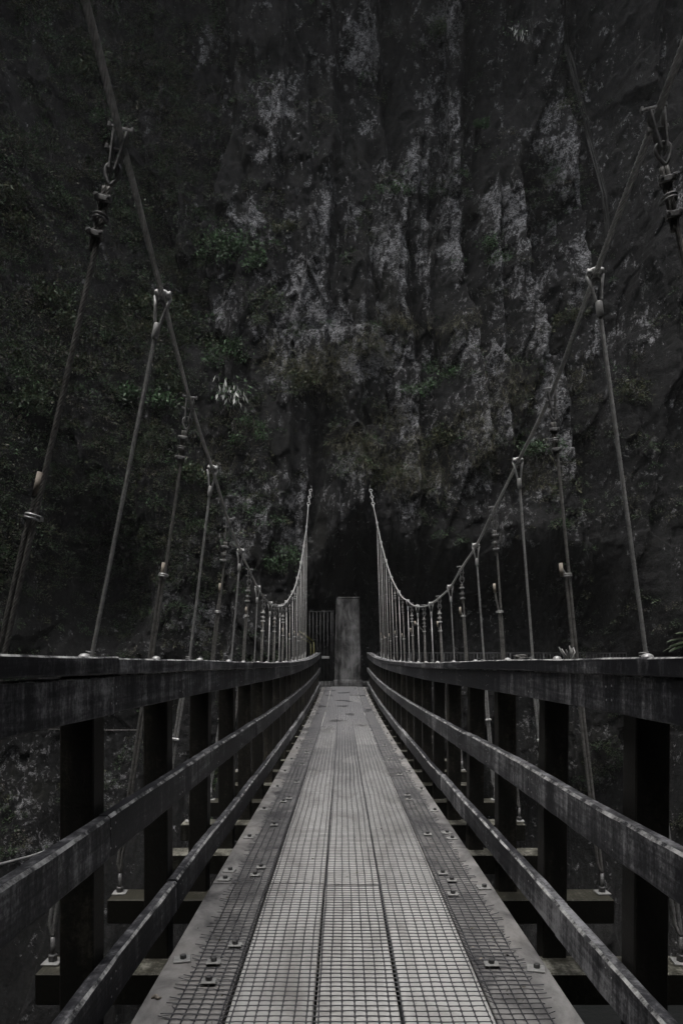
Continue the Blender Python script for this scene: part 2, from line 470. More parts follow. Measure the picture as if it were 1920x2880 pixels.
LICHEN_LIGHT = LICHEN_LIGHT * (1 - .80 * sm(cx_(640), cx_(500), GX) * sm(2, 5, GZ))
LICHEN_LIGHT = LICHEN_LIGHT * (1 - .7 * sm(7.0, 4.2, GZ) * sm(-1.9, -1.2, GX) * (1 - .35 * sm(3.0, 5.0, GX)))  # hollow under the overhang painted darker, adding to its shade
LICHEN_LIGHT = LICHEN_LIGHT * (1 - .35 * sm(1.5, -1.5, GZ))
def m_rock():
    g = NG('cliff_rock')
    co = g.co(world=True)
    li = g.n("ShaderNodeAttribute", attribute_name="lichen").outputs["Fac"]  # holds lichen patches plus the painted rib light and shade
    n1 = g.noise(g.co((1, 1, .7), world=True), .9, 6, .62, .3)
    n2 = g.noise(g.co((1, 1, .8), world=True), 5.5, 6, .72, .4)
    n3 = g.noise(co, 13, 5, .75)
    wob = g.n("ShaderNodeTexNoise", {"Vector": co, "Scale": 7.0, "Detail": 3, "Roughness": .7}).outputs["Color"]
    cw = g.n("ShaderNodeVectorMath", operation='MULTIPLY_ADD')
    g.put(cw.inputs[0], wob); cw.inputs[1].default_value = (.16, .16, .10); g.put(cw.inputs[2], co)
    # rosettes and flakes of pale lichen: cells that are or are not overgrown, crowded where the patches are
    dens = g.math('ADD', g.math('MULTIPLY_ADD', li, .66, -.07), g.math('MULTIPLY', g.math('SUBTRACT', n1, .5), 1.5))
    fl = None
    for sc, k in ((4.2, .30), (9.5, .42)):
        v = g.n("ShaderNodeTexVoronoi", {"Vector": cw.outputs[0], "Scale": sc, "Randomness": 1.0})
        r = g.n("ShaderNodeSeparateColor", {"Color": v.outputs["Color"]}).outputs[0]
        on = g.math('LESS_THAN', r, g.math('MULTIPLY', dens, k))
        edge = g.ramp(v.outputs["Distance"], [(.30, 1.0), (.55, 0.0)])
        q = g.math('MULTIPLY', g.math('MULTIPLY', on, edge), g.ramp(n3, [(.36, .15), (.58, 1.0)]))
        fl = q if fl is None else g.math('MAXIMUM', fl, q)
    crumb = g.noise(g.co((1, 1, .75), world=True, loc=(9, 4, 2)), 3.4, 10, .74, .5)
    th = g.math('SUBTRACT', .595, g.math('MULTIPLY', dens, .27))
    ex = g.math('SUBTRACT', crumb, th)
    wash = g.ramp(ex, [(0.0, 0.0), (.02, .5), (.06, 1.0)])
    n4 = g.noise(g.co((1, 1, 1.6), world=True), 8.5, 5, .78, 1.2)
    mott = g.ramp(n4, [(.42, .02), (.49, .30), (.56, 1.0)])
    f = g.math('MAXIMUM', g.math('MULTIPLY', fl, .45), g.math('MULTIPLY', wash, mott), clamp=True)
    base = g.mix(g.ramp(n2, [(.42, 0.0), (.68, 1.0)]), (.002, .002, .002), (.018, .018, .0185))
    c = g.mix(f, base, g.mix(n2, (.16, .16, .164), (.43, .43, .44)))
    moss = g.noise(g.co((.6, .6, .4), world=True, loc=(3, 1, 7)), 1.0, 6, .65)
    c = g.mix(g.ramp(moss, [(.55, 0.0), (.68, .8)]), c, g.mix(n3, (.003, .0035, .0025), (.015, .0145, .010)))
    h = g.math('ADD', g.math('MULTIPLY', n2, .8), g.math('MULTIPLY', n3, .55))
    g.bump(g.math('ADD', h, g.math('MULTIPLY', n4, .4)), 1.0, .13)
    return g.out(c, .85)
M['rock'] = m_rock()
cliff = grid_mesh('cliff', np.stack([GX, GD, GZ], -1).reshape(-1, 3), len(gx), len(gz), M['rock'], {"lichen": LICHEN_LIGHT})
tag(cliff, 'dark lichen-spotted rock cliff with deep clefts behind the bridge', 'cliff', kind='structure')

# the gorge closes in beside and behind the viewer
def wall_sheet(name, fn, us, vs_, label):
    A, B = np.meshgrid(us, vs_, indexing='ij')
    V = fn(A, B)
    o = grid_mesh(name, V.reshape(-1, 3), len(us), len(vs_), M['rock'], {"lichen": np.full(A.shape, .1)})
    return tag(o, label, 'cliff', kind='structure')
def wl(s_):
    return lambda A, B: np.stack([s_ * (19.5 + .10 * B + 1.6 * facets(A * .25, B * .2, 5) + .9 * fbm(A * .3, B * .3, 4)), A, B], -1)
wall_sheet('gorge_side', wl(-1), np.arange(-24, 26, .6), np.arange(-14, 34, .6), 'dark rock wall of the gorge far to the left')
wall_sheet('gorge_side', wl(1), np.arange(-24, 26, .6), np.arange(-14, 34, .6), 'dark rock wall of the gorge far to the right')
def shade_bank(A, B):  # unseen overhanging lip added to shade the near deck and rails
    yy = np.interp(B, [0, .40, .55, .66, .72, .80, 1.0], [-7.0, -6.6, -4.9, -1.3, -.55, -1.3, -5.0])
    zz = np.interp(B, [0, .40, .55, .66, .72, .80, 1.0], [-14, 1.5, 4.6, 5.6, 6.2, 7.8, 20])
    n = 1.0 * facets(A * .3, B * 9, 8) + .7 * fbm(A * .35, B * 8, 4)
    return np.stack([A, yy + n * .8, zz + n * .5 + .012 * A * A], -1)
wall_sheet('gorge_side', shade_bank, np.arange(-24, 24.3, .5), np.linspace(0, 1, 90), 'added unseen rock overhang shading the near end of the bridge')

# gorge floor and river far below
def m_river():
    g = NG('river_water')
    n = g.noise(g.co(world=True), 1.6, 5, .6)
    g.bump(n, .5, .1)
    return g.out((.006, .007, .007), .5)
M['river'] = m_river()
mb = MB(); mb.add([(-26, -60, -12.5), (26, -60, -12.5), (26, 40, -12.5), (-26, 40, -12.5)], [(0, 1, 2, 3)])
tag(mb.build('river', M['river']), 'dark river on the floor of the gorge', 'river', kind='structure')

def on_cliff(X, Z):
    X = np.asarray(X, float); Z = np.asarray(Z, float)
    return np.stack([X, cliff_depth(X, Z), Z], -1)
def hit(px, py):
    """where the line of sight through a pixel meets the cliff"""
    d = np.linspace(8, 42, 900)
    X = (px - HX) * d / F; Z = (HY - py) * d / F
    D = cliff_depth(X, Z)
    i = np.argmax(d >= D)
    return np.array([X[i], D[i], Z[i]])

# ------------------------------------------------------------------ walkway
ORD = "first second third fourth fifth sixth seventh eighth ninth tenth eleventh twelfth thirteenth fourteenth fifteenth sixteenth seventeenth eighteenth nineteenth twentieth twenty-first twenty-second twenty-third twenty-fourth twenty-fifth twenty-sixth twenty-seventh twenty-eighth".split()

def sweep(mb, prof, mats, d0, d1, fx, fz, side, step=.12, wob=.002, seed=0.0, twist=0.0):
    """board along the bridge; prof = [(outward, up)...] closed loop, mats per edge"""
    ds = np.linspace(d0, d1, max(2, int((d1 - d0) / step) + 1)); n = len(prof)
    X0 = fx(ds); Z0 = fz(ds)
    wx = wob * 2 * perlin(ds * .9 + seed, ds * 0 + seed); wz = wob * 2 * perlin(ds * .9 + seed, ds * 0 + seed + 9)
    vs = []
    for i, d in enumerate(ds):
        for j, (o, u) in enumerate(prof):
            e = wob * perlin(np.array(d * 5.0 + j * 3.7), np.array(seed + j))
            vs.append((X0[i] + side * (o + e) + wx[i], d, Z0[i] + u + wz[i] + e + twist * o))
    fs = []; ms = []
    for i in range(len(ds) - 1):
        for j in range(n):
            a, b = i*n + j, i*n + (j+1) % n
            fs.append((a, b, b + n, a + n) if side > 0 else (b, a, a + n, b + n)); ms.append(mats[j])
    fs.append(tuple(range(n))); ms.append(0)
    fs.append(tuple(range((len(ds)-1)*n, len(ds)*n))[::-1]); ms.append(0)
    mb.add(vs, fs, ms)

def rect(o0, o1, z0, z1, c=.006, c2=None):
    # loop: starts inner bottom, goes outward along the bottom, up, inward along the top, down the inner face
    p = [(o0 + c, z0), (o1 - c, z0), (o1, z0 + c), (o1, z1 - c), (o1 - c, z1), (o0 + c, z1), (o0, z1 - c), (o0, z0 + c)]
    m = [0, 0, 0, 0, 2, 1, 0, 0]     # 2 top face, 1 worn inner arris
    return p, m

deckfn = lambda d: deck(d)
ww = thing('walkway', (.05, 2.0, float(deck(2.0)) - .05), 'long sagging plank walkway of the suspension bridge between the handrails', 'walkway')
def lane(name, frac0, frac1, drop, mats, cuts, thick=.03):
    for k in range(len(cuts) - 1):
        a, b = cuts[k] + .007, cuts[k+1] - .007
        mb = MB()
        ds = np.linspace(a, b, max(3, int((b - a) / .15)))
        xl, xr = DECKX[-1](ds), DECKX[1](ds)
        sh = random.uniform(-.003, .003); dz = random.uniform(-.0006, .0006)
        A = xl + (xr - xl) * frac0 + .0042 + sh; B = xl + (xr - xl) * frac1 - .0042 + sh
        z = deck(ds) - drop + dz - .0005 * np.abs(perlin(ds * 2.0 + frac0 * 50, ds * 0 + k))
        c = .004; vs = []
        for i in range(len(ds)):
            vs += [(A[i], ds[i], z[i]-thick), (B[i], ds[i], z[i]-thick), (B[i], ds[i], z[i]-c), (B[i]-c, ds[i], z[i]), (A[i]+c, ds[i], z[i]), (A[i], ds[i], z[i]-c)]
        n = 6; fs = []
        for i in range(len(ds)-1):
            for j in range(n):
                q0, q1 = i*n+j, i*n+(j+1) % n
                fs.append((q0, q1, q1+n, q0+n))
        fs.append(tuple(range(n))[::-1]); fs.append(tuple(range((len(ds)-1)*n, len(ds)*n)))
        mb.add(vs, fs)
        mb.build(name, mats, ww)
fr = [0, .203, .405, .596, .800, 1.0]
lane('edge_plank', 0.0, .203, .012, [M['strip']], [-2.6, .4, 3.83, 7.4, 11.2, 14.9, 18.4, 21.8, 25.0])
lane('running_board', .209, .403, 0, [M['board']], [-2.6, .9, 3.80, 4.88, 7.9, 9.9, 12.9, 15.6, 18.3, 21.0, 23.2, 25.0])
lane('running_board', .405, .596, .001, [M['board']], [-2.6, 1.3, 3.77, 6.9, 10.5, 11.2, 14.2, 17.0, 19.9, 22.4, 25.0])
lane('running_board', .598, .800, .0, [M['board']], [-2.6, .5, 3.79, 7.95, 10.3, 13.1, 16.0, 18.9, 21.6, 25.0])
lane('edge_plank', .806, 1.0, .012, [M['strip']], [-2.6, 1.1, 4.6, 8.1, 11.8, 15.4, 18.9, 22.1, 25.0])
for s_, o in ((-1, -.38), (1, .50)):
    mb = MB(); sweep(mb, *rect(0, .1, -.205, -.048, .004), -2.6, 25.0, lambda d, o=o: np.full(np.shape(d), o - .05), deckfn, 1, .3)
    mb.build('stringer', [M['transom'], M['transom'], M['transom']], ww)
for side in (-1, 1):
    # bolt plates along the outer edge of the planking
    for k in range(23):
        d = 1.83 + k * 1.0 + random.uniform(-.05, .05) + (.02 if side < 0 else -.06)
        for rep in range(2 if (k, side) in ((3, 1), (2, -1)) else 1):
            d2 = d + rep * .16
            X = float(DECKX[side](d2)) - side * (.065 + random.uniform(-.008, .012)); Z = float(deck(d2)) - .012
            mb = MB(); a = random.uniform(-.25, .25)
            ax = [[math.cos(a), math.sin(a), 0], [-math.sin(a), math.cos(a), 0], [0, 0, 1]]
            mb.box((X, d2, Z + .005), (.066, .058, .008), ax, 0, .0018)
            p = mb.build('bolt_plate', M['plate'], ww)
            mb = MB(); mb.hexnut((X + .004, d2, Z + .0085), .0125, .014); mb.build('nut', M['nut'], p)
    inner = [2.63, 2.80, 2.97, 3.95, 4.1, 5.2, 6.1, 6.25, 7.1, 8.3, 9.4, 10.6] if side < 0 else [2.78, 3.62, 3.85, 3.98, 4.9, 6.2, 6.4, 7.6, 8.8, 10.2]
    for d in inner:
        X = float(DECKX[side](d)) - side * (.215 + random.uniform(-.03, .03)); Z = float(deck(d)) - .012
        if abs(d - 2.97) < .01 and side < 0: X += .02
        mb = MB(); mb.box((X, d, Z + .013), (.054, .042, .006), None, 0, .0018)
        p = mb.build('bolt_plate', M['plate'], ww)
        mb = MB(); mb.hexnut((X, d, Z + .016), .012, .014); mb.build('nut', M['nut'], p)

# netting laid over the planks
def net():
    mb = MB()
    NL = 32; PIT = .0398; TP = .0362
    xs0 = -.555 + np.arange(NL) * PIT
    offs = [perlin(np.linspace(-2, 26, 5) * .0 + i * 1.7, np.linspace(0, 9, 5)) for i in range(NL)]
    def xj(i, d):
        base = xs0[i] + .02 * (d - 2.3) / 23.0
        return base + .010 * perlin(np.asarray(d) * .8 + 3.0, np.asarray(d) * 0 + i * .23) + .004 * perlin(np.asarray(d) * 3.1, np.asarray(d) * 0 + i * 1.31)
    def lev(x, d):
        xl, xr = DECKX[-1](d), DECKX[1](d); f = (x - xl) / (xr - xl)
        drop = np.where((f < .205) | (f > .803), .010, 0.0)
        return deck(d) - drop + .0016
    def hump(x, d): return .006 * np.maximum(perlin(x * 9 + 5, d * 7), 0) * ((x < -.36) | (x > .50))
    def ribbon(X, Y, Z, Wd, H, along):
        n = len(X); b = len(mb.v)
        if along: # runs in Y, width in X
            L = np.stack([X - Wd, Y, Z - .0015], 1); C = np.stack([X, Y, Z + H * .62], 1); R = np.stack([X + Wd, Y, Z - .0015], 1)
        else:
            L = np.stack([X, Y + Wd, Z - .0015], 1); C = np.stack([X, Y, Z + H * .62], 1); R = np.stack([X, Y - Wd, Z - .0015], 1)
        V = np.stack([L, C, R], 1).reshape(-1, 3)
        mb.v.extend(map(tuple, V.tolist()))
        for i in range(n - 1):
            a = b + 3 * i
            mb.f.append((a, a + 1, a + 4, a + 3)); mb.f.append((a + 1, a + 2, a + 5, a + 4)); mb.m += [0, 0]
    rows = np.arange(-.6, 25.0, TP)
    for i in range(NL):
        sub = np.sort(np.concatenate([rows, (rows[:-1] + rows[1:]) / 2]))
        X = xj(i, sub); Z = lev(X, sub) + hump(X, sub)
        isj = (np.arange(len(sub)) % 2 == 0)
        ribbon(X, sub, Z, np.where(isj, .0042, .0018), .0022, True)
    for r, d in enumerate(rows):
        if 24.95 < d: break
        gap = abs(d - 3.79) < .02
        J = np.array([float(xj(i, d)) for i in range(NL)])
        e0 = J[0] - random.uniform(.006, .045); e1 = J[-1] + random.uniform(.006, .045)
        if d < 13:
            mid = (J[:-1] + J[1:]) / 2
            X = np.sort(np.concatenate([J, mid])); X = np.concatenate([[e0], X, [e1]])
            isj = np.concatenate([[False], np.arange(2 * NL - 1) % 2 == 0, [False]])
        else:
            X = np.concatenate([[e0], J, [e1]]); isj = np.zeros(len(X), bool)
        Y = d + .006 * perlin(X * 5 + r * .05, X * 0 + d * .7) + .004 * perlin(X * 14, X * 0 + r * 1.9)
        Y[0] += random.uniform(-.012, .012); Y[-1] += random.uniform(-.012, .012)
        Z = lev(X, Y) + hump(X, Y)
        Z[0] += random.uniform(0, .008); Z[-1] += random.uniform(0, .008)
        W = np.where(isj, .0040, .0018)
        W = W * np.where(perlin(X * 2.6 + 11, X * 0 + d * 1.1) > .30, .40, 1.0)      # trodden flat into the boards
        if gap: # worn overlap of two net lengths
            W = W * .9; Y = Y + .012 * perlin(X * 11, X * 0 + r)
        ribbon(X, Y, Z, W, .0022, False)
    o = mb.build('safety_netting', M['net'])
    tag(o, 'black plastic square netting with frayed edges laid over the planks', 'netting')
net()

# cross beams
for k, d in enumerate([.33, 1.33] + [2.33 + j for j in range(23)]):
    zt = float(deck(d)) - .21
    mb = MB()
    xl, xr = -1.36 + random.uniform(-.02, .02), 1.575 + random.uniform(-.02, .02)
    mb.box(((xl + xr) / 2, d - .045, zt - .07), (xr - xl, .19, .14), None, 0, .006)
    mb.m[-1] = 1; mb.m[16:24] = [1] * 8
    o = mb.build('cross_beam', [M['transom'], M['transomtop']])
    far = len(ST)
    tag(o, 'heavy timber cross beam under the walkway, %s from the near end' % ORD[k], 'cross beam', 'cross beams under the walkway')

# handrails
def handrail(side):
    word = 'left' if side < 0 else 'right'
    hr = thing('handrail', (float(RAILX[side](2)), 2.0, float(deck(2.0))),
               'dark three-rail timber handrail along the %s edge of the walkway' % word, 'handrail')
    fx = RAILX[side]
    rs = random.Random(3 + side)
    def run(name, prof, first, L, mats, wob):
        p, m = prof
        d = D0; nxt = first; k = 0
        while d < D1 - .05:
            e = min(nxt, D1)
            if D1 - e < .8: e = D1
            mb = MB(); dz = rs.uniform(-.003, .003); do = rs.uniform(-.002, .002)
            pp = [(o + do, u + dz) for o, u in p]
            sweep(mb, pp, m, d + .003, e - .003, fx, deckfn, side, .1, wob, seed=side * 31 + k * 7.7 + first)
            mb.build(name, mats, hr)
            d = e; nxt = e + L + rs.uniform(-.3, .3); k += 1
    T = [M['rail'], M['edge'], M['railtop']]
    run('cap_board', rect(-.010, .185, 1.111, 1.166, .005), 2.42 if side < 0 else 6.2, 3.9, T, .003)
    run('face_board', rect(0, .050, .984, 1.109, .004), 2.40 if side < 0 else 4.05, 3.9, T, .002)
    run('middle_rail', rect(0, .050, .515, .655, .009), 2.36 if side < 0 else 5.2, 3.7, T, .0035)
    run('lower_rail', rect(0, .050, .022, .166, .009), 3.3 if side < 0 else 3.0, 3.6, T, .004)
    for k in range(-2, 23):
        d = 2.33 + k
        X = float(fx(d)) + side * (.053 + .056); z0 = float(deck(d))
        mb = MB(); l = rs.uniform(-.012, .012)
        ax = np.array([[1, 0, l], [0, 1, 0], [-l, 0, 1]])
        mb.box((X, d + .058 + rs.uniform(-.02, .02), z0 + .305), (.110, .108, 1.60), ax, 0, .006)
        mb.build('post', M['post'], hr)
        # domed bolt head on the cap board
        if k >= -1:
            X2 = float(fx(d)) + side * (.105 + rs.uniform(-.015, .02)); d2 = d + .05
            mb = MB(); vs = []; fs = []
            for a in range(4):
                for q in range(10):
                    rr = .021 * math.cos(a * .48); hh = .015 * math.sin(a * .48)
                    vs.append((X2 + rr * math.cos(q * PI / 5), d2 + rr * math.sin(q * PI / 5), z0 + 1.165 + hh))
            for a in range(3):
                for q in range(10): fs.append((a*10+q, a*10+(q+1) % 10, (a+1)*10+(q+1) % 10, (a+1)*10+q))
            fs.append(tuple(range(30, 40)))
            mb.add(vs, fs); mb.build('bolt_head', M['galv'], hr, True)
        # nail heads driven through the rails into the post
        mb = MB()
        for u in (1.02, 1.07, .55, .62, .06, .13):
            for dd in (.03, .08):
                c = np.array([float(fx(d + dd)) - side * .001, d + dd + rs.uniform(-.008, .008), float(deck(d + dd)) + u + rs.uniform(-.008, .008)])
                r = .0042
                vs = [c + np.array([-side * .0025, 0, 0])] + [c + np.array([0, r * math.cos(t * PI / 3), r * math.sin(t * PI / 3)]) for t in range(6)]
                mb.add(vs, [(0, 1 + t, 1 + (t + 1) % 6) for t in range(6)])
        o = mb.build('nail_heads', M['galv'], hr)
    return hr
handrail(-1); handrail(1)

# ------------------------------------------------------------------ cables and hangers
def cable(side):
    word = 'left' if side < 0 else 'right'
    P = [np.array(p) for p in CABP[side]]
    t0 = P[0] - P[1]; t0 /= np.linalg.norm(t0)
    pts = [P[0] + t0 * 5.0, P[0] + t0 * 2.5, P[0] + t0 * 1.0] + P + [CHAIN0[side]]
    pts = np.array(pts)
    L = np.concatenate([[0], np.cumsum(np.linalg.norm(np.diff(pts, axis=0), axis=1))])
    fns = [spline(L, pts[:, i]) for i in range(3)]
    dense = lambda a, b, n: np.stack([f(np.linspace(a, b, n)) for f in fns], 1)
    ct = thing('main_cable', pts[6], 'thick twisted steel suspension cable sagging over the %s handrail' % word, 'cable')
    mb = MB()
    Ls = L[12]
    mb.rope(dense(0, Ls, 300), .0130, .16, 6, 6, 12)
    mb.tube(dense(Ls, L[-1], 160), .0130, 8)
    mb.build('cable_rope', M['cable'], ct, True)
    # turn-buckle socket and chain up to the rock anchor
    c0, c1 = CHAIN0[side], CHAIN1[side]; ax = (c1 - c0); ln = np.linalg.norm(ax); ax /= ln
    mb = MB(); mb.tube([c0 - ax * .12, c0 - ax * .02, c0 + ax * .04], [.018, .034, .030], 10)
    mb.build('end_socket', M['galv'], ct, True)
    n = 5
    s1 = np.cross(ax, [0, 1, 0]); s1 /= np.linalg.norm(s1); s2 = np.cross(ax, s1)
    for k in range(n):
        c = c0 + ax * (.10 + ln * (k + .2) / n * .92)
        mb = MB(); mb.ring(c, .068, .015, ax, s1 if k % 2 == 0 else (s1 * .35 + s2 * .94), n=16, sx=1.5, sy=.8)
        mb.build('chain_link', M['galv'], ct, True)
    # eye bolt that goes into the rock
    e = c1 + ax * .12
    back = np.array([e[0], float(cliff_depth(e[0:1], e[2:3])[0]) + .3, e[2]])
    mb = MB(); mb.tube([e, (e + back) / 2, back], .022, 8); mb.build('anchor_rod', M['clip'], ct, True)
cable(-1); cable(1)

def hanger(side, k):
    word = 'left' if side < 0 else 'right'
    new = (k % 2 == 1)
    d = ST[k]; top = np.array(CABP[side][k])
    rx = float(np.interp(k, *RAILPX[side]))
    rail = np.array([rx, d, float(deck(d)) + 1.15])
    fx = FOOTX[side] if k < 12 else FOOTX[side] + (rx - float(np.interp(12, *RAILPX[side])))
    zt = float(deck(d)) - .21
    foot = np.array([fx, d - .03, zt])
    idx = k // 2
    if k < 14: pos = '%s from the near end' % ORD[idx]
    else: pos = '%s from the far end' % ORD[(23 - k) // 2]
    if new:
        h = thing('wire_rope_hanger', foot, 'pressed-sleeve wire hanger under the %s cable, %s' % (word, pos), 'hanger', 'pressed-sleeve hangers on the cables')
    else:
        h = thing('wire_rope_hanger', foot, 'old shackled clip hanger under the %s cable, %s' % (word, pos), 'hanger', 'clipped hangers on the cables')
    near = k <= 7
    down = rail - top; down /= np.linalg.norm(down)
    T = np.array(CABP[side][min(k+1, 23)]) - np.array(CABP[side][max(k-1, 0)]); T /= np.linalg.norm(T)
    lat = np.cross(T, down); lat /= np.linalg.norm(lat)          # across the cable
    up = -down
    R = .0100 if k < 7 else .0085
    low = foot + np.array([0, 0, .12])
    d2 = low - rail; d2 /= np.linalg.norm(d2)
    if new:
        f0 = top + down * .120; f1 = top + down * .190
        path = [f1 - down * .02, rail, low]
        mr = M['wire']
        mb = MB()
        if near: mb.rope(path, R, .105, 6, 5, 8)
        else: mb.tube([path[0], path[1], path[2]], R, 7)
        # the tail comes back up from the foot and is seized to the rope
        off = lat * .021
        tl = [low + off * .6, rail + d2 * .55 + off, rail + up * .02 + off * .95]
        if near: mb.rope([low, low + d2 * -.05 + off, tl[1], tl[2]], R * .95, .105, 6, 5, 8)
        else: mb.tube([low, low + d2 * -.05 + off, tl[1], tl[2]], R * .9, 6)
        # eye round the saddle
        n = 14
        loop = [f0 + lat * .012]
        for t in np.linspace(-.35, PI + .35, n): loop.append(top + down * .040 + lat * .024 * math.cos(t) + up * .024 * math.sin(t))
        loop.append(f0 - lat * .012)
        if near: mb.rope(loop, R * .85, .09, 6, 4, 12)
        else: mb.tube(loop, R * .85, 6)
        mb.build('wire_rope', mr, h, True)
        mb = MB(); mb.tube([f0, f0 + down * .004, f1 - down * .004, f1], [.0140, .0165, .0165, .0140], 12)
        mb.build('ferrule', M['galv'], h, True)
        # saddle: half band over the cable with two ears
        mb = MB()
        for sgn in (-1, 1):
            ear = top + lat * sgn * .027 + up * .010
            mb.box(ear, (.022, .050, .024), [lat, T, up], 0, .006)
            mb.tube([ear + up * .006, ear + up * .022, ear + up * .026], [.0085, .0085, .004], 8)
            q = [ear - up * .008 + lat * sgn * .006, top + down * .055 + lat * sgn * .022, top + down * .11 + lat * sgn * .012]
            mb.tube(q, [.010, .008, .005], 6)
        arc = [top + lat * .030 * math.cos(t) + up * (.004 + .022 * math.sin(t)) for t in np.linspace(0, PI, 9)]
        for o in (-.010, 0, .010): mb.tube([a + T * o for a in arc], .0075, 6)
        mb.build('saddle_clamp', M['galv'], h, True)
        # seizing ring near the rail
        mb = MB(); c = rail + up * .035
        for q in (0, .012): mb.ring(c + off * .4 + up * q, .020, .0022, lat, np.array([0, 1.0, 0]), n=14, m=5)
        mb.build('seizing', M['wire'], h, True)
        cz = rail + d2 * .56
        clips = [cz + off * .5]
        cdown = d2
    else:
        s0 = top + down * .012
        # two cheek plates and bolts
        mb = MB()
        for sgn in (-1, 1):
            a = top + lat * sgn * .022; b = top + down * .115 + lat * sgn * .010
            axz = (b - a) / np.linalg.norm(b - a); axx = np.cross(T, axz)
            mb.box((a + b) / 2, (.006, .042, .135), [axx, T, axz], 0, .001)
        for q, ww_ in ((-.028, .034), (.045, .026)):
            c = top + down * q
            mb.tube([c - lat * ww_ * 1.1, c + lat * (ww_ + .012)], .006, 7)
            mb.box(c + lat * (ww_ + .010), (.010, .018, .018), [lat, T, up], 0, .002)
            mb.box(c - lat * ww_, (.009, .016, .016), [lat, T, up], 0, .002)
        mb.build('shackle', M['clip'], h)
        e0 = top + down * .115
        # thimble eye
        mb = MB(); pts = []
        for t in np.linspace(0, 2 * PI, 21):
            r = .028
            pts.append(e0 + lat * r * math.sin(t) * (.9 if math.cos(t) > 0 else .9 * (1 - .55 * (1 - math.sin(t) ** 2))) + up * (.022 * math.cos(t) if math.cos(t) > 0 else .052 * math.cos(t)))
        mb.tube(pts, .0065, 6); mb.build('thimble', M['clip'], h, True)
        eb = e0 + down * .06
        off = lat * .019
        tailtop = rail + up * (.64 + .06 * math.sin(k * 2.1)); grip = rail + up * (.50 + .05 * math.sin(k * 1.3))
        path = [eb, rail, low]
        mb = MB()
        if near:
            mb.rope(path, R, .105, 6, 5, 8)
            mb.rope([eb + off * .8, eb + down * .22 + off * .8], R * .9, .105, 6, 5, 8)
        else:
            mb.tube(path, R, 7); mb.tube([eb + off * .8, eb + down * .22 + off * .8], R * .9, 6)
        lean = lat * (-.014) * (1 if side < 0 else -1)
        bow = lat * (.12 if (k == 10 and side > 0) else .0)
        tp = [low, low - d2 * .05 + off, rail + off, grip + off, (grip + tailtop) / 2 + off * 1.2 + bow * .5 + lean, tailtop + off * 1.5 + bow + lean]
        if near: mb.rope(tp, R * .95, .105, 6, 5, 8)
        else: mb.tube(tp, R * .9, 6)
        mb.build('wire_rope', M['oldwire'], h, True)
        mb = MB(); mb.tube([tailtop + off * 1.5 + bow + lean - up * .07, tailtop + off * 1.5 + bow + lean + up * .012], .0118, 9)
        mb.build('taped_end', M['tape'], h, True)
        clips = [eb + down * q + off * .4 for q in (.045, .105, .165)] + [grip + off * .5]
        cdown = down
    # bull-dog grips
    for q, c in enumerate(clips):
        mb = MB()
        a1, a2 = lat, np.cross(lat, cdown)
        if q % 2: a2 = -a2
        sw = .021
        for o in (-.006, .006):
            mb.ring(c + cdown * o, .022, .0040, a1, a2, PI, 2 * PI, n=9, m=6)
        mb.box(c + a2 * .010, (.056, .015, .020), [a1, a2, cdown], 0, .003)
        for sgn in (-1, 1):
            mb.tube([c + a1 * sgn * sw, c + a1 * sgn * sw + a2 * .034], .0050, 6)
            mb.box(c + a1 * sgn * sw + a2 * .023, (.015, .010, .015), [a1, a2, cdown], 0, .002)
        mb.build('rope_clip', M['galv'] if (q == len(clips) - 1 or k % 4 == 0 and k > 4) else M['clip'], h)
    # foot plate on the cross beam
    mb = MB(); a = random.uniform(-.12, .12)
    ax = [[math.cos(a), math.sin(a), 0], [-math.sin(a), math.cos(a), 0], [0, 0, 1]]
    mb.box(foot + np.array([0, 0, .006]), (.078, .078, .009), ax, 0, .002)
    p = mb.build('foot_plate', M['plate'], h)
    mb = MB(); mb.hexnut(foot + np.array([0, 0, .0112]), .021, .026); mb.build('nut', M['nut'], p)
    mb = MB(); mb.tube([foot + np.array([0, 0, .02]), low], .0105, 8)
    mb.build('threaded_rod', M['clip'], p, True)
for side in (-1, 1):
    for k in range(24): hanger(side, k)

# ------------------------------------------------------------------ far landing
def m_conc():
    g = NG('stained_concrete')
    n = g.noise(g.co((2.2, 2.2, 1.5), world=True), 1.0, 8, .68, .5)
    st = g.noise(g.co((5, 5, .7), world=True), 1.0, 5, .65)
    f = g.noise(g.co(world=True), 26, 5, .7)
    a = g.math('ADD', g.math('MULTIPLY', n, .6), g.math('MULTIPLY', st, .5))
    c = g.mix(g.ramp(a, [(.46, 0.0), (.56, .45), (.66, 1.0)]), (.006, .006, .006), (.105, .105, .106))
    c = g.mix(g.ramp(f, [(.55, 0.0), (.75, .6)]), c, (.05, .05, .045))
    g.bump(g.math('ADD', f, n), .6, .02)
    return g.out(c, .85)
M['conc'] = m_conc()
pc = U(977.5, 1929, 25.45)
pil = MB()
def ring_rect(cx, cy, z, hw, hd, c=.035):
    return [(cx+hw-c, cy-hd, z), (cx+hw, cy-hd+c, z), (cx+hw, cy+hd-c, z), (cx+hw-c, cy+hd, z), (cx-hw+c, cy+hd, z), (cx-hw, cy+hd-c, z), (cx-hw, cy-hd+c, z), (cx-hw+c, cy-hd, z)]
lv = [(-.6, .50, .40), (.0, .49, .40), (.18, .475, .38), (.24, .470, .37), (1.0, .455, .36), (2.0, .43, .345), (2.9, .405, .33), (3.02, .40, .325), (3.10, .36, .29)]
vs = []; 
for i, (z, hw, hd) in enumerate(lv):
    r = ring_rect(pc[0], pc[1] + .42, pc[2] + z, hw, hd)
    vs += [(x + .006 * math.sin(i * 3 + j), y, zz) for j, (x, y, zz) in enumerate(r)]
